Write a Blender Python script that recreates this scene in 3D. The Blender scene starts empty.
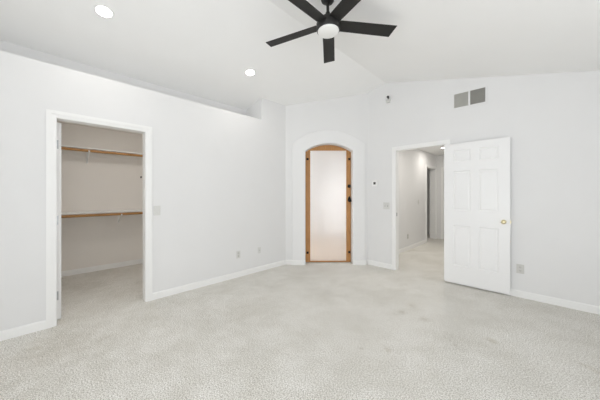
import bpy, bmesh, math
from mathutils import Vector, Matrix

# ------------------------------------------------------------------ camera
S = bpy.context.scene
COL = S.collection
R = math.radians
cam_d = bpy.data.cameras.new('camera')
cam = bpy.data.objects.new('camera', cam_d)
COL.objects.link(cam)
cam.location = (3.456, 0.0, 1.30)
cam.rotation_euler = (R(90), 0, R(44.6))
cam_d.sensor_width = 36.0
cam_d.lens = 248.5 / 600 * 36.0
cam_d.shift_y = -(200 - 194.8) / 600.0
cam_d.clip_start = 0.02
S.camera = cam

# ------------------------------------------------------------------ light and exposure
S.view_settings.view_transform = 'Standard'
S.view_settings.look = 'None'
S.view_settings.gamma = 1.0
S.view_settings.exposure = 0.87
S.view_settings.use_curve_mapping = False
S.cycles.max_bounces = 14
S.cycles.diffuse_bounces = 10
S.cycles.transmission_bounces = 8
S.cycles.sample_clamp_indirect = 4.0
S.cycles.use_denoising = True

world = bpy.data.worlds.new('sky')
S.world = world
world.use_nodes = True
bg = world.node_tree.nodes['Background']
bg.inputs[0].default_value = (0.86, 0.93, 1.0, 1)
bg.inputs[1].default_value = 0.5


def area(name, loc, rot, sx, sy, power, color=(1, 1, 1), shape='RECTANGLE'):
    d = bpy.data.lights.new(name, 'AREA')
    d.shape = shape
    d.size = sx
    if shape == 'RECTANGLE':
        d.size_y = sy
    d.energy = power
    d.color = color
    o = bpy.data.objects.new(name, d)
    COL.objects.link(o)
    o.location = loc
    o.rotation_euler = rot
    return o


# added fill lamps, standing for daylight through added windows out of view
area('fill_right_window', (5.15, 0.8, 1.2), (R(130), 0, R(90)), 3.4, 2.0, 25, (0.975, 0.985, 1.0))
area('fill_back_window', (3.2, -1.90, 0.95), (R(124), 0, 0), 2.4, 2.4, 45, (0.975, 0.985, 1.0))

# ------------------------------------------------------------------ materials


def srgb(r, g, b):
    def f(c):
        c /= 255.0
        return c / 12.92 if c <= 0.04045 else ((c + 0.055) / 1.055) ** 2.4
    return (f(r), f(g), f(b), 1)


def mat(name, color, rough=0.5, metal=0.0, vary=0.0, scale=20.0, bump=0.0, bscale=None, spec=0.5, stretch=None):
    m = bpy.data.materials.new(name)
    m.use_nodes = True
    nt = m.node_tree
    p = nt.nodes['Principled BSDF']
    p.inputs['Roughness'].default_value = rough
    p.inputs['Metallic'].default_value = metal
    p.inputs['Specular IOR Level'].default_value = spec
    tc = nt.nodes.new('ShaderNodeTexCoord')
    mp = nt.nodes.new('ShaderNodeMapping')
    nt.links.new(tc.outputs['Object'], mp.inputs[0])
    if stretch:
        mp.inputs['Scale'].default_value = stretch
    n = nt.nodes.new('ShaderNodeTexNoise')
    n.inputs['Scale'].default_value = scale
    n.inputs['Detail'].default_value = 4
    nt.links.new(mp.outputs[0], n.inputs['Vector'])
    rp = nt.nodes.new('ShaderNodeValToRGB')
    rp.color_ramp.elements[0].position = 0.3
    rp.color_ramp.elements[1].position = 0.7
    rp.color_ramp.elements[0].color = tuple(c * (1 - vary) for c in color[:3]) + (1,)
    rp.color_ramp.elements[1].color = tuple(min(1, c * (1 + vary)) for c in color[:3]) + (1,)
    nt.links.new(n.outputs[0], rp.inputs[0])
    nt.links.new(rp.outputs[0], p.inputs['Base Color'])
    if bump:
        b = nt.nodes.new('ShaderNodeBump')
        b.inputs['Strength'].default_value = bump
        b.inputs['Distance'].default_value = 0.002
        n2 = nt.nodes.new('ShaderNodeTexNoise')
        n2.inputs['Scale'].default_value = bscale or scale
        n2.inputs['Detail'].default_value = 3
        nt.links.new(tc.outputs['Object'], n2.inputs['Vector'])
        nt.links.new(n2.outputs[0], b.inputs['Height'])
        nt.links.new(b.outputs[0], p.inputs['Normal'])
    return m


def glow(name, color, strength):
    m = bpy.data.materials.new(name)
    m.use_nodes = True
    p = m.node_tree.nodes['Principled BSDF']
    p.inputs['Base Color'].default_value = (0.9, 0.9, 0.9, 1)
    p.inputs['Emission Color'].default_value = color
    p.inputs['Emission Strength'].default_value = strength
    return m


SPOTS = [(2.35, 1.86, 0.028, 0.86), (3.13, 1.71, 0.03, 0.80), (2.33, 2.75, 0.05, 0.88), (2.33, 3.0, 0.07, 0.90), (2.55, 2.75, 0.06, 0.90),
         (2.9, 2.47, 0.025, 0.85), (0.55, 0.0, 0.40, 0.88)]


def carpet_material():
    m = bpy.data.materials.new('carpet')
    m.use_nodes = True
    nt = m.node_tree
    p = nt.nodes['Principled BSDF']
    p.inputs['Roughness'].default_value = 0.95
    p.inputs['Specular IOR Level'].default_value = 0.1
    tc = nt.nodes.new('ShaderNodeTexCoord')

    def noise(scale, detail=3, rough=0.55):
        n = nt.nodes.new('ShaderNodeTexNoise')
        n.inputs['Scale'].default_value = scale
        n.inputs['Detail'].default_value = detail
        n.inputs['Roughness'].default_value = rough
        nt.links.new(tc.outputs['Object'], n.inputs['Vector'])
        return n

    def ramp(src, p0, c0, p1, c1):
        r = nt.nodes.new('ShaderNodeValToRGB')
        r.color_ramp.elements[0].position = p0
        r.color_ramp.elements[0].color = c0
        r.color_ramp.elements[1].position = p1
        r.color_ramp.elements[1].color = c1
        nt.links.new(src, r.inputs[0])
        return r.outputs[0]

    def mul(a, b, fac=1.0):
        x = nt.nodes.new('ShaderNodeMix')
        x.data_type = 'RGBA'
        x.blend_type = 'MULTIPLY'
        x.inputs[0].default_value = fac
        nt.links.new(a, x.inputs[6])
        nt.links.new(b, x.inputs[7])
        return x.outputs[2]

    tuft = noise(112, 3, 0.85)
    base = ramp(tuft.outputs[0], 0.38, srgb(172, 167, 158), 0.59, srgb(255, 254, 250))
    blot = ramp(noise(2.2, 3).outputs[0], 0.36, (0.91, 0.905, 0.89, 1), 0.6, (1, 1, 1, 1))
    small = ramp(noise(9, 3).outputs[0], 0.40, (0.955, 0.953, 0.945, 1), 0.6, (1, 1, 1, 1))
    stain = ramp(noise(3.7, 2, 0.4).outputs[0], 0.69, (1, 1, 1, 1), 0.78, (0.86, 0.84, 0.80, 1))
    c = mul(mul(mul(base, blot), small), stain)
    # soiled spots and one wide darker patch on the pile
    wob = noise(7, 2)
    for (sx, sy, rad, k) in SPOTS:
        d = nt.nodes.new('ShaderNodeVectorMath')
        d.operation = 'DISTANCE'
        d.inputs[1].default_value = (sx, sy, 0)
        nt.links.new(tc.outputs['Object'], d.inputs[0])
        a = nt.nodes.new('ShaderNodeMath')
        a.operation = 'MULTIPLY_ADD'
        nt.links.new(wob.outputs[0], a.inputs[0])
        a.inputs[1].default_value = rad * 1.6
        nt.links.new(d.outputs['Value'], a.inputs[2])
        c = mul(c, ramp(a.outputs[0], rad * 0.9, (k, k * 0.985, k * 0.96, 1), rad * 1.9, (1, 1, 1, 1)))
    nt.links.new(c, p.inputs['Base Color'])
    b = nt.nodes.new('ShaderNodeBump')
    b.inputs['Strength'].default_value = 0.6
    b.inputs['Distance'].default_value = 0.006
    nt.links.new(tuft.outputs[0], b.inputs['Height'])
    nt.links.new(b.outputs[0], p.inputs['Normal'])
    return m


M = {}
M['wall'] = mat('wall_paint', srgb(228, 228, 228), 0.65, vary=0.006, scale=3, bump=0.12, bscale=90, spec=0.25)
M['closet'] = mat('closet_paint', srgb(236, 232, 227), 0.7, vary=0.006, scale=3, bump=0.12, bscale=90, spec=0.25)
M['ceil'] = mat('ceiling_paint', srgb(241, 241, 240), 0.8, vary=0.006, scale=3, bump=0.15, bscale=70, spec=0.2)
M['trim'] = mat('white_trim_paint', srgb(239, 239, 238), 0.35, vary=0.004, scale=6, spec=0.4)
M['doorw'] = mat('white_door_paint', srgb(238, 238, 238), 0.35, vary=0.004, scale=6, bump=0.05, bscale=60, spec=0.4)
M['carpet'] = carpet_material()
M['tile'] = mat('bath_tile', srgb(168, 147, 127), 0.5, vary=0.05, scale=5)
M['black'] = mat('fan_black', srgb(26, 25, 24), 0.5, vary=0.1, scale=30)
M['blade'] = mat('blade_black', srgb(26, 25, 23), 0.6, vary=0.15, scale=18, stretch=(1, 8, 1))
M['iron'] = mat('black_iron', srgb(30, 27, 26), 0.45, metal=0.6, vary=0.2, scale=40)
M['oak'] = mat('oak_rod', srgb(178, 132, 80), 0.5, vary=0.22, scale=10, stretch=(14, 1, 14))
M['pine'] = mat('pine_wood', srgb(178, 129, 76), 0.5, vary=0.16, scale=6, stretch=(9, 9, 0.9), bump=0.1, bscale=30)
M['surround'] = mat('surround_paint', srgb(232, 232, 232), 0.6, vary=0.005, scale=3, spec=0.25)
M['plate'] = mat('plastic_plate', srgb(214, 214, 211), 0.4, vary=0.01)
M['greyplate'] = mat('grey_plate', srgb(204, 203, 199), 0.45, vary=0.02)
M['dark'] = mat('dark_plastic', srgb(52, 52, 52), 0.4, vary=0.05)
M['slot'] = mat('slot_dark', srgb(70, 68, 66), 0.6, vary=0.05)
M['louver'] = mat('louver_grey', srgb(206, 205, 199), 0.5, metal=0.0, vary=0.05)
M['duct'] = mat('duct_dark', srgb(84, 83, 80), 0.8, vary=0.05)
M['brass'] = mat('brass', srgb(228, 216, 178), 0.28, metal=1.0, vary=0.05)
M['steel'] = mat('steel', srgb(180, 182, 184), 0.35, metal=0.9, vary=0.05)
M['dome'] = mat('opal_dome', srgb(236, 236, 234), 0.35, vary=0.004)
M['lamp'] = glow('lamp_lens', (1, 0.97, 0.92, 1), 9.0)
M['green'] = mat('ground', srgb(150, 160, 120), 0.9, vary=0.2)

m = bpy.data.materials.new('frosted_glass')
m.use_nodes = True
nt = m.node_tree
p = nt.nodes['Principled BSDF']
p.inputs['Base Color'].default_value = (0.98, 0.98, 0.98, 1)
p.inputs['Roughness'].default_value = 0.5
p.inputs['Transmission Weight'].default_value = 0.82
p.inputs['IOR'].default_value = 1.2
n = nt.nodes.new('ShaderNodeTexNoise')
n.inputs['Scale'].default_value = 160
b = nt.nodes.new('ShaderNodeBump')
b.inputs['Strength'].default_value = 0.15
b.inputs['Distance'].default_value = 0.001
nt.links.new(n.outputs[0], b.inputs['Height'])
nt.links.new(b.outputs[0], p.inputs['Normal'])
M['frost'] = m

m = bpy.data.materials.new('window_glass')
m.use_nodes = True
nt = m.node_tree
nt.nodes.remove(nt.nodes['Principled BSDF'])
tr = nt.nodes.new('ShaderNodeBsdfTransparent')
gl = nt.nodes.new('ShaderNodeBsdfGlossy')
gl.inputs['Roughness'].default_value = 0.02
mx = nt.nodes.new('ShaderNodeMixShader')
mx.inputs[0].default_value = 0.06
nt.links.new(tr.outputs[0], mx.inputs[1])
nt.links.new(gl.outputs[0], mx.inputs[2])
nt.links.new(mx.outputs[0], nt.nodes['Material Output'].inputs[0])
M['glass'] = m

# ------------------------------------------------------------------ mesh helpers


def box(bm, x0, x1, y0, y1, z0, z1, mtx=None):
    v = [Vector((x, y, z)) for x in (x0, x1) for y in (y0, y1) for z in (z0, z1)]
    if mtx:
        v = [mtx @ a for a in v]
    v = [bm.verts.new(a) for a in v]
    for f in ((0, 1, 3, 2), (4, 6, 7, 5), (0, 4, 5, 1), (2, 3, 7, 6), (0, 2, 6, 4), (1, 5, 7, 3)):
        bm.faces.new([v[i] for i in f])


def prism(bm, poly, to3, d0, d1):
    """poly: list of 2-D points, to3(u, v, d) -> 3-D point; extruded from d0 to d1"""
    a = [bm.verts.new(to3(u, v, d0)) for u, v in poly]
    b = [bm.verts.new(to3(u, v, d1)) for u, v in poly]
    n = len(poly)
    bm.faces.new(a)
    bm.faces.new(list(reversed(b)))
    for i in range(n):
        j = (i + 1) % n
        bm.faces.new((a[i], b[i], b[j], a[j]))


def XZ(u, v, d):
    return Vector((u, d, v))


def YZ(u, v, d):
    return Vector((d, u, v))


def XY(u, v, d):
    return Vector((u, v, d))


def lathe(bm, prof, seg=32, mtx=None):
    """prof: list of (radius, z) about the z axis"""
    mtx = mtx or Matrix()
    rings = []
    for r, z in prof:
        if r < 1e-6:
            rings.append([bm.verts.new(mtx @ Vector((0, 0, z)))])
        else:
            rings.append([bm.verts.new(mtx @ Vector((r * math.cos(2 * math.pi * k / seg), r * math.sin(2 * math.pi * k / seg), z))) for k in range(seg)])
    for A, B in zip(rings, rings[1:]):
        for k in range(seg):
            l = (k + 1) % seg
            if len(A) == 1 and len(B) == 1:
                continue
            if len(A) == 1:
                bm.faces.new((A[0], B[k], B[l]))
            elif len(B) == 1:
                bm.faces.new((A[k], B[0], A[l]))
            else:
                bm.faces.new((A[k], B[k], B[l], A[l]))


def rod(bm, p0, p1, r, seg=16):
    p0, p1 = Vector(p0), Vector(p1)
    d = p1 - p0
    q = d.to_track_quat('Z', 'Y').to_matrix().to_4x4()
    lathe(bm, [(0, 0), (r, 0), (r, d.length), (0, d.length)], seg, Matrix.Translation(p0) @ q)


def obj(name, bm, material, parent=None, smooth=False, bevel=0.0, origin=None):
    bmesh.ops.recalc_face_normals(bm, faces=bm.faces[:])
    me = bpy.data.meshes.new(name)
    if origin is not None:
        bmesh.ops.translate(bm, verts=bm.verts[:], vec=-Vector(origin))
    bm.to_mesh(me)
    bm.free()
    me.materials.append(material)
    o = bpy.data.objects.new(name, me)
    COL.objects.link(o)
    if origin is not None:
        o.location = origin
    if smooth:
        for f in me.polygons:
            f.use_smooth = True
        me.set_sharp_from_angle(angle=R(38))
    if bevel:
        md = o.modifiers.new('bevel', 'BEVEL')
        md.width = bevel
        md.segments = 2
        md.limit_method = 'ANGLE'
    if parent is not None:
        o.parent = parent
    return o


def empty(name, loc=(0, 0, 0), rot=(0, 0, 0)):
    o = bpy.data.objects.new(name, None)
    o.empty_display_size = 0.1
    COL.objects.link(o)
    o.location = loc
    o.rotation_euler = rot
    return o


def tag(o, label, cat, group=None):
    o['label'] = label
    o['category'] = cat
    if group:
        o['group'] = group
    return o


def struct(o, label, cat):
    o['kind'] = 'structure'
    return tag(o, label, cat)


def B():
    return bmesh.new()


# ------------------------------------------------------------------ key dimensions (metres)
FARY = 4.21            # far wall plane
RX, RZ = 1.447, 3.283  # ridge of the vault
SL, SR = 0.22, 0.26    # slopes left and right of the ridge
RIGHT, BACK = 4.75, -1.40
LEDGE = 2.586
NICHE = -0.462
HALLX, HALLY = 1.15, 8.13


def cz(x):
    return RZ - SL * (RX - x) if x < RX else RZ - SR * (x - RX)


DA = Vector((0, 3.119, 0))
DB = Vector((1.085, FARY, 0))
DL = (DB - DA).length
DANG = math.atan2((DB - DA).y, (DB - DA).x)

# ------------------------------------------------------------------ room shell
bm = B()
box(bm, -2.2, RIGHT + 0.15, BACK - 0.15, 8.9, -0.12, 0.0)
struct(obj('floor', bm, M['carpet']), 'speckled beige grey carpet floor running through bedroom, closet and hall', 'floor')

bm = B()
pl = [(NICHE - 0.12, cz(NICHE - 0.12)), (RX, RZ), (RIGHT + 0.15, cz(RIGHT + 0.15)), (RIGHT + 0.15, cz(RIGHT + 0.15) + 0.15), (RX, RZ + 0.15), (NICHE - 0.12, cz(NICHE - 0.12) + 0.15)]
prism(bm, pl, XZ, BACK - 0.15, FARY + 0.115)
struct(obj('ceiling', bm, M['ceil']), 'white vaulted ceiling sloping up to a ridge over the bedroom', 'ceiling')

# left wall with the closet opening and the open plant ledge on top
CY0, CY1, CZ1 = 0.055, 0.835, 2.07
bm = B()
y0 = BACK - 0.15
box(bm, -0.115, 0, y0, CY0, -0.01, LEDGE)
box(bm, -0.115, 0, CY0, CY1, CZ1, LEDGE)
box(bm, -0.115, 0, CY1, 2.57, -0.01, LEDGE)
box(bm, NICHE - 0.12, -0.115, y0, 2.57, LEDGE - 0.08, LEDGE)          # ledge shelf
prism(bm, [(NICHE - 0.12, 2.44), (0, 2.44), (0, cz(0) + 0.03), (NICHE - 0.12, cz(NICHE - 0.12) + 0.03)], XZ, 2.57, 3.119 + 0.05)   # column at ledge end
box(bm, -0.115, 0, 2.57, 3.119, -0.01, 2.44)
wl = struct(obj('wall_left', bm, M['wall']), 'white left wall with closet doorway, stopping short of ceiling at a ledge', 'wall')
bm = B()
box(bm, NICHE - 0.12, NICHE, y0, 2.57, LEDGE, cz(NICHE) + 0.05)
obj('ledge_back', bm, M['wall'], wl)

# far wall with the hall doorway
HX0, HX1, HZ1 = 1.62, 2.39, 2.065
bm = B()
prism(bm, [(1.0, -0.01), (HX0, -0.01), (HX0, RZ - 0.02), (RX, RZ + 0.03), (1.0, cz(1.0) + 0.03)], XZ, FARY, FARY + 0.115)
prism(bm, [(HX0, HZ1), (HX1, HZ1), (HX1, cz(HX1) + 0.03), (HX0, cz(HX0) + 0.03)], XZ, FARY, FARY + 0.115)
prism(bm, [(HX1, -0.01), (RIGHT + 0.15, -0.01), (RIGHT + 0.15, cz(RIGHT + 0.15) + 0.03), (HX1, cz(HX1) + 0.03)], XZ, FARY, FARY + 0.115)
struct(obj('wall_far', bm, M['wall']), 'white gable wall on the right holding the hall doorway and air grille', 'wall')

# right and back walls (behind the camera) with window openings added to let light in
bm = B()
wy0, wy1, wz0, wz1 = -0.9, 2.5, 0.75, 2.22
tz = cz(RIGHT) + 0.03
box(bm, RIGHT, RIGHT + 0.15, y0, wy0, -0.01, tz)
box(bm, RIGHT, RIGHT + 0.15, wy1, FARY + 0.115, -0.01, tz)
box(bm, RIGHT, RIGHT + 0.15, wy0, wy1, -0.01, wz0)
box(bm, RIGHT, RIGHT + 0.15, wy0, wy1, wz1, tz)
struct(obj('wall_right', bm, M['wall']), 'white eave wall behind the camera with an added wide window', 'wall')
bm = B()
bx0, bx1, bz1 = 2.0, 4.4, 2.15


def gable(bm, xa, xb, za):
    pts = [(xa, za), (xb, za), (xb, cz(xb) + 0.03)]
    if xa < RX < xb:
        pts.append((RX, RZ + 0.03))
    pts.append((xa, cz(xa) + 0.03))
    prism(bm, pts, XZ, BACK - 0.15, BACK)


gable(bm, NICHE - 0.12, bx0, -0.01)
gable(bm, bx1, RIGHT + 0.15, -0.01)
gable(bm, bx0, bx1, bz1)
struct(obj('wall_back', bm, M['wall']), 'white gable wall behind the camera with an added glazed patio opening', 'wall')


def window(name, label, to3, u0, u1, v0, v1, d0, d1, mulls):
    w = empty(name)
    struct(w, label, 'window')
    bm = B()
    t = 0.05
    for a in ([(u0, v0), (u1, v0), (u1, v0 + t), (u0, v0 + t)], [(u0, v1 - t), (u1, v1 - t), (u1, v1), (u0, v1)],
              [(u0, v0 + t), (u0 + t, v0 + t), (u0 + t, v1 - t), (u0, v1 - t)], [(u1 - t, v0 + t), (u1, v0 + t), (u1, v1 - t), (u1 - t, v1 - t)]):
        prism(bm, a, to3, d0, d1)
    for k in range(1, mulls):
        u = u0 + (u1 - u0) * k / mulls
        prism(bm, [(u - .03, v0 + t), (u + .03, v0 + t), (u + .03, v1 - t), (u - .03, v1 - t)], to3, d0, d1)
    obj('window_frame', bm, M['trim'], w)
    dm = (d0 + d1) / 2
    for k in range(mulls):
        ua = u0 + (u1 - u0) * k / mulls + (.05 if k == 0 else .03)
        ub = u0 + (u1 - u0) * (k + 1) / mulls - (.05 if k == mulls - 1 else .03)
        bm = B()
        prism(bm, [(ua, v0 + t), (ub, v0 + t), (ub, v1 - t), (ua, v1 - t)], to3, dm - .003, dm + .003)
        obj('pane', bm, M['glass'], w)


window('added_window_1', 'added wide white framed window, unseen in the wall behind the camera', YZ, wy0, wy1, wz0, wz1, RIGHT + 0.04, RIGHT + 0.11, 3)  # both windows are added, unseen, as openings for the fill lamps
window('added_window_2', 'added tall glazed patio window, unseen in the gable behind the camera', XZ, bx0, bx1, 0.0, bz1, BACK - 0.11, BACK - 0.04, 3)

# diagonal wall with the arched doorway; local x runs along the wall, local y into it
def diag_empty(o):
    o.location = DA
    o.rotation_euler = (0, 0, DANG)
    return o


TC, HW, SPR, RAD = 0.812, 0.440, 2.125, 0.772     # arch centre, half width, spring height, radius
ARC0 = SPR + 0.133 - RAD                          # arc centre height


def arc(hw, rad, n=24, c=TC):
    a = math.asin(min(1, hw / rad))
    return [(c + rad * math.sin(-a + 2 * a * k / n), ARC0 + rad * math.cos(-a + 2 * a * k / n)) for k in range(n + 1)]


def dcz(t):
    return cz(t * math.cos(DANG)) + 0.03


bm = B()
hw = HW + 0.03
inner = arc(hw, RAD + 0.03)
prism(bm, [(0, -.01), (TC - hw, -.01), inner[0], (TC - hw, dcz(TC - hw)), (0, dcz(0))], XZ, 0, 0.115)
prism(bm, [(TC + hw, -.01), (DL, -.01), (DL, dcz(DL)), (TC + hw, dcz(TC + hw)), inner[-1]], XZ, 0, 0.115)
prism(bm, inner + [(TC + hw, dcz(TC + hw)), (TC - hw, dcz(TC - hw))], XZ, 0, 0.115)
wd = diag_empty(struct(obj('wall_diagonal', bm, M['wall']), 'white angled corner wall holding the arched wooden door', 'wall'))

# raised plaster surround round the arched door
SO = 0.682
TS = 0.804
bm = B()
outer = arc(SO, RAD + 0.249, 32, TS)
poly = [(TS - SO, 0.0)] + outer + [(TS + SO, 0.0), (TC + HW, 0.0)] + list(reversed(arc(HW, RAD, 24))) + [(TC - HW, 0.0)]
prism(bm, poly, XZ, -0.04, 0.16)
tr = diag_empty(struct(obj('trim_1', bm, M['surround'], bevel=0.014), 'raised white arched surround framing the wooden door', 'trim'))

# ------------------------------------------------------------------ rooms seen through the openings
bm = B()
box(bm, -2.12, -2.0, -1.0, 2.0, -.01, 2.50)
box(bm, -2.0, -0.115, -1.0, -0.9, -.01, 2.50)
box(bm, -2.0, -0.115, 1.9, 2.0, -.01, 2.50)
struct(obj('wall_closet', bm, M['closet']), 'off white walls inside the walk in closet', 'wall')
bm = B()
box(bm, -2.12, -0.115, -1.0, 2.0, 2.44, 2.50)
struct(obj('ceiling_closet', bm, M['closet']), 'flat ceiling inside the walk in closet', 'ceiling')

bm = B()   # hall: left wall with a doorway near its end, end wall, right wall
LD0, LD1 = 7.27, 8.03
hy = FARY + 0.115
box(bm, HALLX - 0.15, HALLX, hy, LD0, -.01, 2.52)
box(bm, HALLX - 0.15, HALLX, LD0, LD1, 2.06, 2.52)
box(bm, HALLX - 0.15, HALLX, LD1, HALLY + 0.1, -.01, 2.52)
ED0, ED1 = 1.335, 2.10
box(bm, HALLX, ED0, HALLY, HALLY + 0.05, -.01, 2.52)
box(bm, ED0, ED1, HALLY, HALLY + 0.1, 2.05, 2.52)
box(bm, ED1, 3.1, HALLY, HALLY + 0.1, -.01, 2.52)
box(bm, 3.0, 3.1, hy, HALLY, -.01, 2.52)
struct(obj('wall_hall', bm, M['wall']), 'white walls of the hall beyond the open bedroom door', 'wall')
bm = B()
box(bm, HALLX - 0.1, 3.1, hy, HALLY + 0.1, 2.47, 2.55)
struct(obj('ceiling_hall', bm, M['ceil']), 'flat white hall ceiling beyond the bedroom door', 'ceiling')
bm = B()   # dim rooms behind the two hall doors
box(bm, -0.6, -0.5, 6.7, 8.8, -.01, 2.52)
box(bm, -0.5, HALLX - 0.15, 6.7, 6.8, -.01, 2.52)
box(bm, -0.5, 3.1, 8.8, 8.9, -.01, 2.52)
box(bm, 3.0, 3.1, HALLY + 0.1, 8.8, -.01, 2.52)
box(bm, -0.6, HALLX - 0.1, 6.7, 8.9, 2.45, 2.52)
box(bm, HALLX - 0.1, 3.1, HALLY + 0.1, 8.9, 2.45, 2.52)
struct(obj('wall_end_rooms', bm, M['wall']), 'walls of unlit rooms glimpsed at the end of the hall', 'wall')

bm = B()   # bathroom behind the arched door
box(bm, -1.7, -1.6, 3.15, 6.3, -.01, 2.52)
box(bm, -1.6, 1.05, 6.2, 6.3, -.01, 2.52)
box(bm, 0.95, 1.05, FARY + 0.1, 6.2, -.01, 2.52)
box(bm, -1.6, -0.1, 3.15, 3.25, -.01, 2.52)
struct(obj('wall_bath', bm, M['wall']), 'pale walls of the room behind the arched frosted door', 'wall')
bm = B()
prism(bm, [(-1.7, 3.15), (-0.1, 3.15), (1.05, FARY + 0.15), (1.05, 6.3), (-1.7, 6.3)], XY, 2.46, 2.54)
struct(obj('ceiling_bath', bm, M['wall']), 'flat ceiling of the room behind the frosted door', 'ceiling')
bm = B()
prism(bm, [(-1.6, 3.25), (-0.1, 3.25), (0.0, 3.33), (0.95, FARY + 0.08), (0.95, 6.2), (-1.6, 6.2)], XY, 0.0, 0.008)
struct(obj('floor_bath', bm, M['tile']), 'beige tile floor of the room behind the frosted door', 'floor')

# ------------------------------------------------------------------ baseboards and casings
BH, BT = 0.085, 0.014


def bb(poly, to3, d0, d1, name, label):
    bm = B()
    prism(bm, poly, to3, d0, d1)
    return bm


def base_profile(bm, p0, p1, nrm, h=BH, t=BT):
    """baseboard along p0->p1 with a small chamfer on the top front edge; nrm points into the room"""
    p0, p1, nrm = Vector(p0), Vector(p1), Vector(nrm)
    prof = [(0, 0), (t, 0), (t, h - 0.012), (t - 0.006, h), (0, h)]
    a = [bm.verts.new(p0 + nrm * u + Vector((0, 0, v))) for u, v in prof]
    c = [bm.verts.new(p1 + nrm * u + Vector((0, 0, v))) for u, v in prof]
    bm.faces.new(a)
    bm.faces.new(list(reversed(c)))
    for i in range(5):
        j = (i + 1) % 5
        bm.faces.new((a[i], c[i], c[j], a[j]))


CW = 0.068
bm = B()
base_profile(bm, (0, BACK, 0), (0, CY0 - CW, 0), (1, 0, 0))
base_profile(bm, (0, CY1 + 0.066, 0), (0, 3.119, 0), (1, 0, 0))
struct(obj('baseboard_left', bm, M['trim']), 'white baseboard along the left wall either side of closet doorway', 'baseboard')
bm = B()
base_profile(bm, (1.085, FARY, 0), (HX0 - 0.06, FARY, 0), (0, -1, 0))
base_profile(bm, (HX1 + 0.06, FARY, 0), (RIGHT, FARY, 0), (0, -1, 0))
struct(obj('baseboard_far', bm, M['trim']), 'white baseboard along the gable wall with the hall doorway', 'baseboard')
bm = B()
base_profile(bm, (0, 0, 0), (TS - SO, 0, 0), (0, -1, 0))
base_profile(bm, (TS - SO - 0.012, -0.04, 0), (TC - HW, -0.04, 0), (0, -1, 0))
base_profile(bm, (TC + HW, -0.04, 0), (TS + SO + 0.012, -0.04, 0), (0, -1, 0))
diag_empty(struct(obj('baseboard_diagonal', bm, M['trim']), 'short white baseboards at both feet of the arched surround', 'baseboard'))
bm = B()
base_profile(bm, (-2.0, -0.9, 0), (-2.0, 1.9, 0), (1, 0, 0))
base_profile(bm, (-2.0, 1.9, 0), (-0.115, 1.9, 0), (0, -1, 0))
struct(obj('baseboard_closet', bm, M['trim']), 'white baseboard along the walls inside the closet', 'baseboard')
bm = B()
base_profile(bm, (HALLX, hy, 0), (HALLX, LD0 - 0.065, 0), (1, 0, 0))
base_profile(bm, (3.0, hy, 0), (3.0, HALLY, 0), (-1, 0, 0))
base_profile(bm, (ED1 + 0.06, HALLY, 0), (3.0, HALLY, 0), (0, -1, 0))
struct(obj('baseboard_hall', bm, M['trim']), 'white baseboard running along the hall walls', 'baseboard')
bm = B()
base_profile(bm, (RIGHT, BACK, 0), (RIGHT, FARY, 0), (-1, 0, 0))
struct(obj('baseboard_right', bm, M['trim']), 'white baseboard under the added wide window', 'baseboard')


def casing(bm, to3, u0, u1, v1, wl_, wr, wt, d0, d1):
    """flat casing with a stepped outer edge; d0 wall face, d1 proud face"""
    dm = d0 + (d1 - d0) * 0.6
    for (a, c, dd, sh) in ((0, 0.45, dm, 0), (0.45, 1.0, d1, 0)):
        L0, L1 = u0 - wl_ * c, u0 - wl_ * a
        R0, R1 = u1 + wr * a, u1 + wr * c
        T0, T1 = v1 + wt * a, v1 + wt * c
        prism(bm, [(L0, 0), (L1, 0), (L1, T0), (R0, T0), (R0, 0), (R1, 0), (R1, T1), (L0, T1)], to3, d0, dd)


def jamb(bm, to3, u0, u1, v1, d0, d1, t=0.006):
    prism(bm, [(u0, 0), (u0 + t, 0), (u0 + t, v1 - t), (u1 - t, v1 - t), (u1 - t, 0), (u1, 0), (u1, v1), (u0, v1)], to3, d0, d1)


bm = B()
casing(bm, YZ, CY0, CY1, CZ1, CW, 0.066, 0.062, 0.0, 0.016)
t2 = struct(obj('trim_2', bm, M['trim']), 'white casing and jamb of the closet doorway', 'trim')
bm = B()
jamb(bm, YZ, CY0, CY1, CZ1, -0.118, 0.004)
obj('jamb', bm, M['trim'], t2)
bm = B()
casing(bm, XZ, HX0, HX1, HZ1, 0.058, 0.058, 0.06, FARY, FARY - 0.016)
t3 = struct(obj('trim_3', bm, M['trim']), 'white casing and jamb of the hall doorway in the gable wall', 'trim')
bm = B()
jamb(bm, XZ, HX0, HX1, HZ1, FARY - 0.004, hy)
obj('jamb', bm, M['trim'], t3)
bm = B()
box(bm, HX0 + 0.006, HX0 + 0.0085, FARY + 0.018, FARY + 0.05, 0.93, 0.99)
obj('strike_plate', bm, M['steel'], t3)['label'] = 'steel strike plate in white jamb'
bm = B()
casing(bm, YZ, LD0, LD1, 2.06, 0.065, 0.065, 0.065, HALLX, HALLX + 0.016)
jamb(bm, YZ, LD0, LD1, 2.06, HALLX - 0.153, HALLX + 0.004)
struct(obj('trim_4', bm, M['trim']), 'white casing of the doorway on the left of the hall', 'trim')
bm = B()
casing(bm, XZ, ED0, ED1, 2.05, 0.06, 0.06, 0.06, HALLY, HALLY - 0.016)
jamb(bm, XZ, ED0, ED1, 2.05, HALLY - 0.004, HALLY + 0.053)
struct(obj('trim_5', bm, M['trim']), 'white casing of the doorway in the hall end wall', 'trim')

# ------------------------------------------------------------------ panel doors


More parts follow.
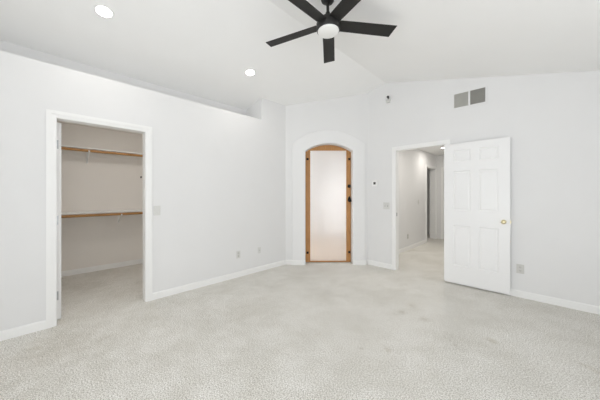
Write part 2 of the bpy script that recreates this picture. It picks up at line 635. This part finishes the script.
def six_panel(w, h, t):
    """slab from x 0..w, y 0..t, z 0..h with six raised panels on both faces"""
    bm = B()
    k = w / 0.76
    xs = [0, 0.118 * k, 0.332 * k, 0.428 * k, 0.642 * k, w]
    zs = [0, 0.25, 0.83, 1.05, 1.615, 1.745, 1.915, h]
    for y in (0, t):
        V = [[bm.verts.new((x, y, z)) for z in zs] for x in xs]
        pan = []
        for i in range(5):
            for j in range(7):
                q = [V[i][j], V[i + 1][j], V[i + 1][j + 1], V[i][j + 1]]
                if y:
                    q.reverse()
                f = bm.faces.new(q)
                if i in (1, 3) and j in (1, 3, 5):
                    pan.append(f)
        bm.normal_update()
        bmesh.ops.inset_individual(bm, faces=pan, thickness=0.012, depth=-0.007)
        bmesh.ops.inset_individual(bm, faces=pan, thickness=0.008, depth=0.0)
        bmesh.ops.inset_individual(bm, faces=pan, thickness=0.024, depth=0.005)
    for (x0, x1, z0, z1) in ((0, 0, 0, h), (w, w, 0, h)):
        bm.faces.new([bm.verts.new(c) for c in ((x0, 0, 0), (x0, t, 0), (x0, t, h), (x0, 0, h))])
    for z in (0, h):
        bm.faces.new([bm.verts.new(c) for c in ((0, 0, z), (w, 0, z), (w, t, z), (0, t, z))])
    bmesh.ops.remove_doubles(bm, verts=bm.verts[:], dist=1e-5)
    return bm


def knob_bm(sign, t):
    bm = B()
    m = Matrix.Rotation(R(90 if sign < 0 else -90), 4, 'X')
    if sign > 0:
        m = Matrix.Translation((0, t, 0)) @ m
    lathe(bm, [(0, 0), (0.028, 0), (0.028, 0.004), (0.022, 0.008), (0.011, 0.011), (0.010, 0.027), (0.016, 0.033), (0.024, 0.041), (0.025, 0.049), (0.019, 0.057), (0.009, 0.060), (0, 0.061)], 28, m)
    return bm


def panel_door(name, label, loc, rz, w=0.757, h=2.03, t=0.035, knob_x=None, knobs=(-1, 1)):
    d = empty(name, loc, (0, 0, rz))
    struct(d, label, 'door')
    obj('door_panel', six_panel(w, h, t), M['doorw'], d)
    kx = knob_x if knob_x is not None else w - 0.062
    for s in knobs:
        kb = obj('door_knob', knob_bm(s, t), M['brass'], d, smooth=True)
        kb.location = (kx, 0, 0.922)
    ex = w if kx > w / 2 else -0.002
    bm = B()
    box(bm, ex, ex + 0.002, t / 2 - 0.012, t / 2 + 0.012, 0.895, 0.95)
    box(bm, ex, ex + 0.010, t / 2 - 0.007, t / 2 + 0.007, 0.912, 0.932)
    obj('latch_plate', bm, M['brass'], d)
    hx = 0 if kx > w / 2 else w
    for z in (0.2, 0.98, 1.76):
        bm = B()
        s = -1 if hx == 0 else 1
        box(bm, min(hx, hx + s * .002), max(hx, hx + s * .002), t - 0.014, t - 0.002, z, z + 0.09)
        rod(bm, (hx + s * .004, t + 0.003, z), (hx + s * .004, t + 0.003, z + 0.09), 0.0055, 10)
        obj('hinge', bm, M['steel'], d)
    return d


panel_door('door_1', 'white six panel bedroom door folded open against the gable wall', (2.386, 4.139, 0.028), 0, w=0.752, h=2.012, knobs=(-1,))
panel_door('door_2', 'white closet door swung into the closet and seen edge on', (-0.124, 0.097, 0.014), R(180), w=0.78, knobs=(1,))
panel_door('door_3', 'white door slightly open at the end of the hall', (ED1 - 0.008, HALLY + 0.15, 0.014), R(180 - 22), w=0.73)

# ------------------------------------------------------------------ arched wooden door with frosted glass
d = diag_empty(empty('door_4'))
struct(d, 'arched pine door with a tall frosted glass pane and black iron hardware', 'door')
yd = 0.115
bm = B()
dw = HW - 0.004
ao = arc(dw, RAD - 0.004)
gx0, gx1, gz0, gz1 = TC - 0.344, TC + 0.350, 0.030, 2.150
g = 0.004
prism(bm, [(TC - dw, 0.010), (gx0, 0.010), (gx0, gz1), (TC - dw, ao[0][1])], XZ, yd, yd + 0.04)
prism(bm, [(gx1, 0.010), (TC + dw, 0.010), (TC + dw, ao[-1][1]), (gx1, gz1)], XZ, yd, yd + 0.04)
obj('stile', bm, M['pine'], d)
bm = B()
prism(bm, ao + [(gx1, gz1), (gx0, gz1)], XZ, yd, yd + 0.04)
o = obj('arched_rail', bm, M['pine'], d)
bm = B()
box(bm, gx0, gx1, yd, yd + 0.04, 0.010, gz0)
obj('bottom_rail', bm, M['pine'], d)
bm = B()
box(bm, gx0, gx1, yd + 0.014, yd + 0.022, gz0, gz1)
obj('glass_pane', bm, M['frost'], d)
for px_, pz_ in ((0.417, 1.985), (1.219, 1.985), (0.417, 0.19), (1.219, 0.20)):
    bm = B()
    s = 0.021
    v = [bm.verts.new((px_ + a * s, yd, pz_ + b_ * s)) for a, b_ in ((-1, -1), (1, -1), (1, 1), (-1, 1))]
    w_ = [bm.verts.new((px_ + a * s, yd - 0.006, pz_ + b_ * s)) for a, b_ in ((-1, -1), (1, -1), (1, 1), (-1, 1))]
    apex = bm.verts.new((px_, yd - 0.018, pz_))
    bm.faces.new(v)
    for i in range(4):
        j = (i + 1) % 4
        bm.faces.new((v[i], v[j], w_[j], w_[i]))
        bm.faces.new((w_[i], w_[j], apex))
    obj('clavo_stud', bm, M['iron'], d)
RX90 = Matrix.Rotation(R(90), 4, 'X')
bm = B()
lathe(bm, [(0, 0), (0.033, 0), (0.033, 0.006), (0.026, 0.014), (0.012, 0.016), (0, 0.016)], 24, RX90)
box(bm, -0.006, 0.006, -0.032, -0.014, -0.018, 0.018)
o = obj('deadbolt', bm, M['iron'], d, smooth=True)
o.location = (1.217, yd, 1.466)
bm = B()   # teardrop back plate with a ring-like knob
tear = []
for k in range(28):
    a = 2 * math.pi * k / 28
    r = 0.034
    x_, z_ = r * math.sin(a), -r * math.cos(a)
    if z_ > 0:
        z_ *= 2.2
        x_ *= max(0.0, 1 - (z_ / (2.2 * r)) * 0.35)
    tear.append((x_, z_))
prism(bm, tear, XZ, -0.006, 0)
lathe(bm, [(0, 0.004), (0.012, 0.004), (0.010, 0.03), (0.022, 0.038), (0.029, 0.05), (0.027, 0.062), (0.015, 0.069), (0, 0.070)], 24, Matrix.Translation((0, 0, -0.012)) @ RX90)
o = obj('door_knob', bm, M['iron'], d, smooth=True)
o.location = (1.220, yd, 1.20)

# ------------------------------------------------------------------ closet shelves with rods


def shelf(label, z, by, group):
    s = empty('closet_shelf', (-2.0, 0.5, z))
    tag(s, label, 'shelf', group)
    bm = B()
    box(bm, 0.001, 0.30, -1.39, 1.39, 0, 0.018)
    obj('board', bm, M['trim'], s, bevel=0.002)
    bm = B()
    box(bm, 0.001, 0.019, -1.39, 1.39, -0.09, -0.0005)
    obj('cleat', bm, M['closet'], s)
    bm = B()
    rod(bm, (0.285, -1.39, -0.032), (0.285, 1.39, -0.032), 0.0205, 20)
    obj('hanging_rod', bm, M['oak'], s, smooth=True)['label'] = 'round oak hanging rod'
    bm = B()
    y = by - 0.5
    w = 0.011
    prism(bm, [(0.0195, 0), (0.0195, -0.21), (0.026, -0.21), (0.026, -0.006), (0.30, -0.006), (0.30, 0)], lambda u, v, dd: Vector((u, dd, v)), y - w, y + w)
    prism(bm, [(0.026, -0.20), (0.026, -0.18), (0.272, -0.052), (0.272, -0.066)], lambda u, v, dd: Vector((u, dd, v)), y - w * .6, y + w * .6)
    hook = [(0.285 + 0.0255 * math.cos(a), -0.032 + 0.0255 * math.sin(a)) for a in [R(170 + 20 * k) for k in range(11)]]
    hook2 = [(0.285 + 0.0210 * math.cos(a), -0.032 + 0.0210 * math.sin(a)) for a in [R(170 + 20 * k) for k in range(11)]]
    prism(bm, hook + list(reversed(hook2)), lambda u, v, dd: Vector((u, dd, v)), y - w, y + w)
    obj('bracket', bm, M['trim'], s)
    return s


shelf('upper white closet shelf with oak hanging rod, above head height', 2.032, 0.46, 'closet shelves with rods')
shelf('lower white closet shelf with oak hanging rod, at waist height', 1.002, 0.885, 'closet shelves with rods')

# ------------------------------------------------------------------ ceiling fan
FX, FY = 2.003, 1.841
fan = empty('ceiling_fan', (FX, FY, cz(FX)))
tag(fan, 'black five blade ceiling fan with round white light on short downrod', 'ceiling fan')
zc = cz(FX)
fan.rotation_mode = 'AXIS_ANGLE'
fan.rotation_axis_angle = (R(1.4), 0.702, -0.712, 0)   # hangs very slightly out of level
tilt = Matrix.Rotation(math.atan(SR), 4, 'Y')
bm = B()
lathe(bm, [(0, 0.0), (0.062, 0.0), (0.062, -0.014), (0.052, -0.032), (0.026, -0.042), (0, -0.042)], 32, tilt)
obj('canopy', bm, M['black'], fan, smooth=True)
zb = 2.895 - zc
bm = B()
rod(bm, (0, 0, zb + 0.06), (0, 0, -0.03), 0.0135, 16)
obj('downrod', bm, M['black'], fan, smooth=True)
bm = B()
lathe(bm, [(0, zb + 0.115), (0.020, zb + 0.115), (0.028, zb + 0.075), (0.045, zb + 0.055), (0.085, zb + 0.045), (0.104, zb + 0.03), (0.110, zb + 0.01), (0.110, zb - 0.05), (0.104, zb - 0.058), (0, zb - 0.058)], 40)
obj('motor_housing', bm, M['black'], fan, smooth=True)
bm = B()
lathe(bm, [(0, zb - 0.056), (0.097, zb - 0.056), (0.099, zb - 0.062), (0.094, zb - 0.072), (0.07, zb - 0.082), (0.035, zb - 0.087), (0, zb - 0.088)], 40)
obj('light_dome', bm, M['dome'], fan, smooth=True)['label'] = 'round white light dome'
for k in range(5):
    ang = R(55 + 72 * k)
    bm = B()
    box(bm, 0.08, 0.20, -0.022, 0.022, -0.004, 0.004)
    arm = obj('blade_arm', bm, M['black'], None)
    bm = B()
    prism(bm, [(0.100, -0.058), (0.670, -0.066), (0.654, 0.066), (0.100, 0.058)], XY, -0.003, 0.003)
    bl = obj('blade', bm, M['blade'], fan, bevel=0.001)
    bl.matrix_local = Matrix.Translation((0, 0, zb)) @ Matrix.Rotation(ang, 4, 'Z') @ Matrix.Rotation(R(-12), 4, 'X')
    arm.parent = bl
    arm.location = (0, 0, 0.0075)

# ------------------------------------------------------------------ recessed lights


def downlight(label, loc, tiltang, power, group, r=0.080):
    o = empty('recessed_light', loc, (0, tiltang, 0))
    tag(o, label, 'ceiling light', group)
    bm = B()
    lathe(bm, [(r * .74, 0.0), (r * .80, -0.006), (r, -0.004), (r, 0.0)], 32)
    obj('trim_ring', bm, M['trim'], o, smooth=True)
    bm = B()
    lathe(bm, [(0, -0.002), (r * .76, -0.002), (r * .76, 0.0), (0, 0.0)], 32)
    obj('lens', bm, M['lamp'], o)
    l = area('lamp', (0, 0, -0.012), (0, 0, 0), 2 * r * .75, 0, power, (1, 0.95, 0.88), 'DISK')
    l.parent = o
    return o


ta = -math.atan(SL)
downlight('lit recessed ceiling light above the closet doorway', (0.438, 0.378, cz(0.438)), ta, 1.3, 'recessed ceiling lights')
downlight('lit recessed ceiling light between the fan and the ledge end', (0.434, 2.043, cz(0.434)), ta, 1.3, 'recessed ceiling lights')
downlight('lit recessed light in the hall ceiling beside the door top', (1.665, 6.9, 2.47), 0, 4, 'recessed ceiling lights', 0.075)

downlight('added unseen hall ceiling light just inside the bedroom door', (2.1, 5.3, 2.47), 0, 6, 'recessed ceiling lights', 0.075)  # added to brighten the hall wall, hidden by the door header

# added unseen light to brighten the room behind the frosted door
bl = empty('added_light', (-1.15, 4.1, 2.46))
tag(bl, 'added round white ceiling light, unseen behind the frosted door', 'ceiling light')
bm = B()
lathe(bm, [(0, 0), (0.16, 0), (0.16, -0.03), (0.13, -0.06), (0, -0.075)], 32)
obj('shade', bm, M['lamp'], bl, smooth=True)
l = area('bath_fill', (0, 0, -0.09), (0, 0, 0), 0.3, 0, 28, (0.97, 0.985, 1.0), 'DISK')
l.parent = bl

cl = empty('added_light', (-0.75, 0.75, 2.44))  # added unseen lamp to lift the closet walls
tag(cl, 'added round white ceiling light, unseen inside the closet above its doorway', 'ceiling light')
bm = B()
lathe(bm, [(0, 0), (0.14, 0), (0.14, -0.03), (0.11, -0.055), (0, -0.07)], 32)
obj('shade', bm, M['lamp'], cl, smooth=True)
l = area('closet_fill', (0, 0, -0.085), (0, 0, 0), 0.26, 0, 1.3, (1, 0.96, 0.91), 'DISK')
l.parent = cl

# ------------------------------------------------------------------ wall fittings
# air grille: two banks of upright louvers angled apart
v = empty('air_vent', (2.688, FARY, 2.675))
tag(v, 'grey two panel air return grille high on the gable wall', 'air vent')
bm = B()
x0, x1, z0, z1 = -0.186, 0.186, -0.100, 0.100
for a in (((x0 - .022), x0, z0 - .016, z1 + .016), (x1, x1 + .022, z0 - .016, z1 + .016), (x0, x1, z1, z1 + .016), (x0, x1, z0 - .016, z0), (-.010, .010, z0, z1)):
    box(bm, a[0], a[1], -0.010, -0.0005, a[2], a[3])
obj('frame', bm, M['wall'], v)['label'] = 'white frame with centre bar'
for s, xa, xb in ((1, x0, -.010), (-1, .010, x1)):
    bm = B()
    box(bm, xa, xb, -0.0015, -0.0005, z0, z1)
    g_ = obj('backing', bm, M['duct'], v)
    bm = B()
    n_ = 15
    for k in range(n_):
        c = xa + (xb - xa) * (k + 0.5) / n_
        mtx = Matrix.Translation((c, -0.0055, 0)) @ Matrix.Rotation(R(50 * s), 4, 'Z')
        box(bm, -0.0055, 0.0055, -0.0006, 0.0006, z0, z1, mtx)
    obj('louver_bank', bm, M['louver'], v)

# thermostat
t = empty('thermostat', (1.236, FARY, 1.507))
tag(t, 'small white thermostat with dark square screen beside the arched door', 'thermostat')
bm = B()
box(bm, -0.052, 0.052, -0.018, 0, -0.052, 0.052)
obj('case', bm, M['trim'], t, bevel=0.006)
bm = B()
box(bm, -0.022, 0.022, -0.0195, -0.0181, -0.018, 0.026)
obj('screen', bm, M['slot'], t)['label'] = 'dark square screen'

# wall sensor below the ridge
M['sens'] = mat('sensor_white', srgb(205, 205, 202), 0.4, vary=0.02)
t = empty('motion_sensor', (1.493, FARY, 2.968))
tag(t, 'small white wall sensor with black ball head below the ceiling ridge', 'sensor')
bm = B()
prism(bm, [(-0.040, 0.01), (-0.038, -0.035), (-0.022, -0.05), (0.022, -0.05), (0.038, -0.035), (0.040, 0.01)], XZ, -0.032, 0)
obj('base', bm, M['sens'], t, bevel=0.006)
bm = B()
bmesh.ops.create_uvsphere(bm, u_segments=20, v_segments=12, radius=0.021, matrix=Matrix.Translation((0.006, -0.036, 0.044)))
rod(bm, (0.006, -0.020, 0.010), (0.006, -0.036, 0.044), 0.010, 12)
obj('camera_head', bm, M['dark'], t, smooth=True)['label'] = 'black ball head'


def plate_empty(name, loc, rz):
    return empty(name, loc, (0, 0, rz))


def wall_plate(parent, w, h, material):
    bm = B()
    box(bm, -w / 2, w / 2, -0.006, 0, -h / 2, h / 2)
    return obj('cover_plate', bm, material, parent, bevel=0.003)


def outlet(label, loc, rz, material, w=0.072, group='wall outlets near the floor'):
    o = plate_empty('wall_outlet', loc, rz)
    tag(o, label, 'outlet', group)
    wall_plate(o, w, 0.116, material)
    for dz in (-0.021, 0.021):
        bm = B()
        lathe(bm, [(0, 0.0055), (0.0165, 0.0055), (0.0165, 0.0085), (0, 0.0085)], 20, Matrix.Translation((0, 0, dz)) @ RX90)
        rc = obj('socket', bm, M['greyplate'], o)
        bm = B()
        for dx in (-0.006, 0.006):
            box(bm, dx - .0013, dx + .0013, -0.0092, -0.0083, dz - 0.003, dz + 0.007)
        box(bm, -.002, .002, -0.0092, -0.0083, dz - 0.011, dz - 0.007)
        obj('slots', bm, M['slot'], rc)
    return o


def rocker(parent, dx, material):
    bm = B()
    prism(bm, [(-0.0055, -0.033), (-0.0065, -0.033), (-0.0115, 0.0), (-0.0085, 0.033), (-0.0055, 0.033)], lambda u, v, dd: Vector((dd, u, v)), dx - 0.0165, dx + 0.0165)
    return obj('rocker', bm, material, parent)


def toggle(parent, dx):
    bm = B()
    box(bm, dx - 0.006, dx + 0.006, -0.0068, -0.0058, -0.013, 0.013)
    sl = obj('toggle_slot', bm, M['slot'], parent)
    bm = B()
    prism(bm, [(-0.006, -0.008), (-0.020, 0.004), (-0.020, 0.011), (-0.006, 0.006)], lambda u, v, dd: Vector((dd, u, v)), dx - 0.0045, dx + 0.0045)
    obj('toggle', bm, M['plate'], parent)


LW = R(90)     # rotation for fittings on the left wall (local -y points to +x)
o = plate_empty('light_switch', (0, 0.957, 1.103), LW)
tag(o, 'single white rocker switch on left wall beside the closet casing', 'light switch')
wall_plate(o, 0.076, 0.120, M['plate'])
rocker(o, 0, M['plate'])
o = plate_empty('light_switch', (1.456, FARY, 1.105), 0)
tag(o, 'double grey switch plate on gable wall left of the hall doorway', 'light switch')
wall_plate(o, 0.118, 0.120, M['plate'])
toggle(o, -0.023)
toggle(o, 0.023)
o = plate_empty('light_switch', (HALLX, 6.65, 1.116), LW)
tag(o, 'small white switch on the hall wall seen through the doorway', 'light switch')
wall_plate(o, 0.076, 0.120, M['plate'])
rocker(o, 0, M['plate'])

outlet('white outlet low on the left wall, nearer the closet', (0, 2.114, 0.355), LW, M['plate'])
outlet('beige grey outlet low on the gable wall beside the open door', (3.232, FARY, 0.36), 0, M['greyplate'], w=0.074)
outlet('grey outlet low on the hall wall seen through the doorway', (HALLX, 5.96, 0.32), LW, M['greyplate'])

o = plate_empty('cable_plate', (0, 2.518, 0.360), LW)
tag(o, 'narrow white cable plate low on left wall near the corner', 'wall plate')
wall_plate(o, 0.058, 0.100, M['plate'])
bm = B()
lathe(bm, [(0, 0.0055), (0.007, 0.0055), (0.007, 0.009), (0.0045, 0.009), (0.0045, 0.016), (0, 0.016)], 14, RX90)
obj('coax_jack', bm, M['steel'], o, smooth=True)

# dark hook on the closet back wall
o = plate_empty('wall_hook', (-2.0, 1.236, 1.632), LW)
tag(o, 'small dark hook on the closet back wall between the shelves', 'hook')
bm = B()
box(bm, -0.008, 0.008, -0.004, 0, -0.016, 0.016)
obj('hook_plate', bm, M['iron'], o)
bm = B()
rod(bm, (0, -0.003, 0.0), (0, -0.035, -0.012), 0.005, 10)
rod(bm, (0, -0.033, -0.014), (0, -0.045, 0.018), 0.005, 10)
obj('hook_arm', bm, M['iron'], o, smooth=True)
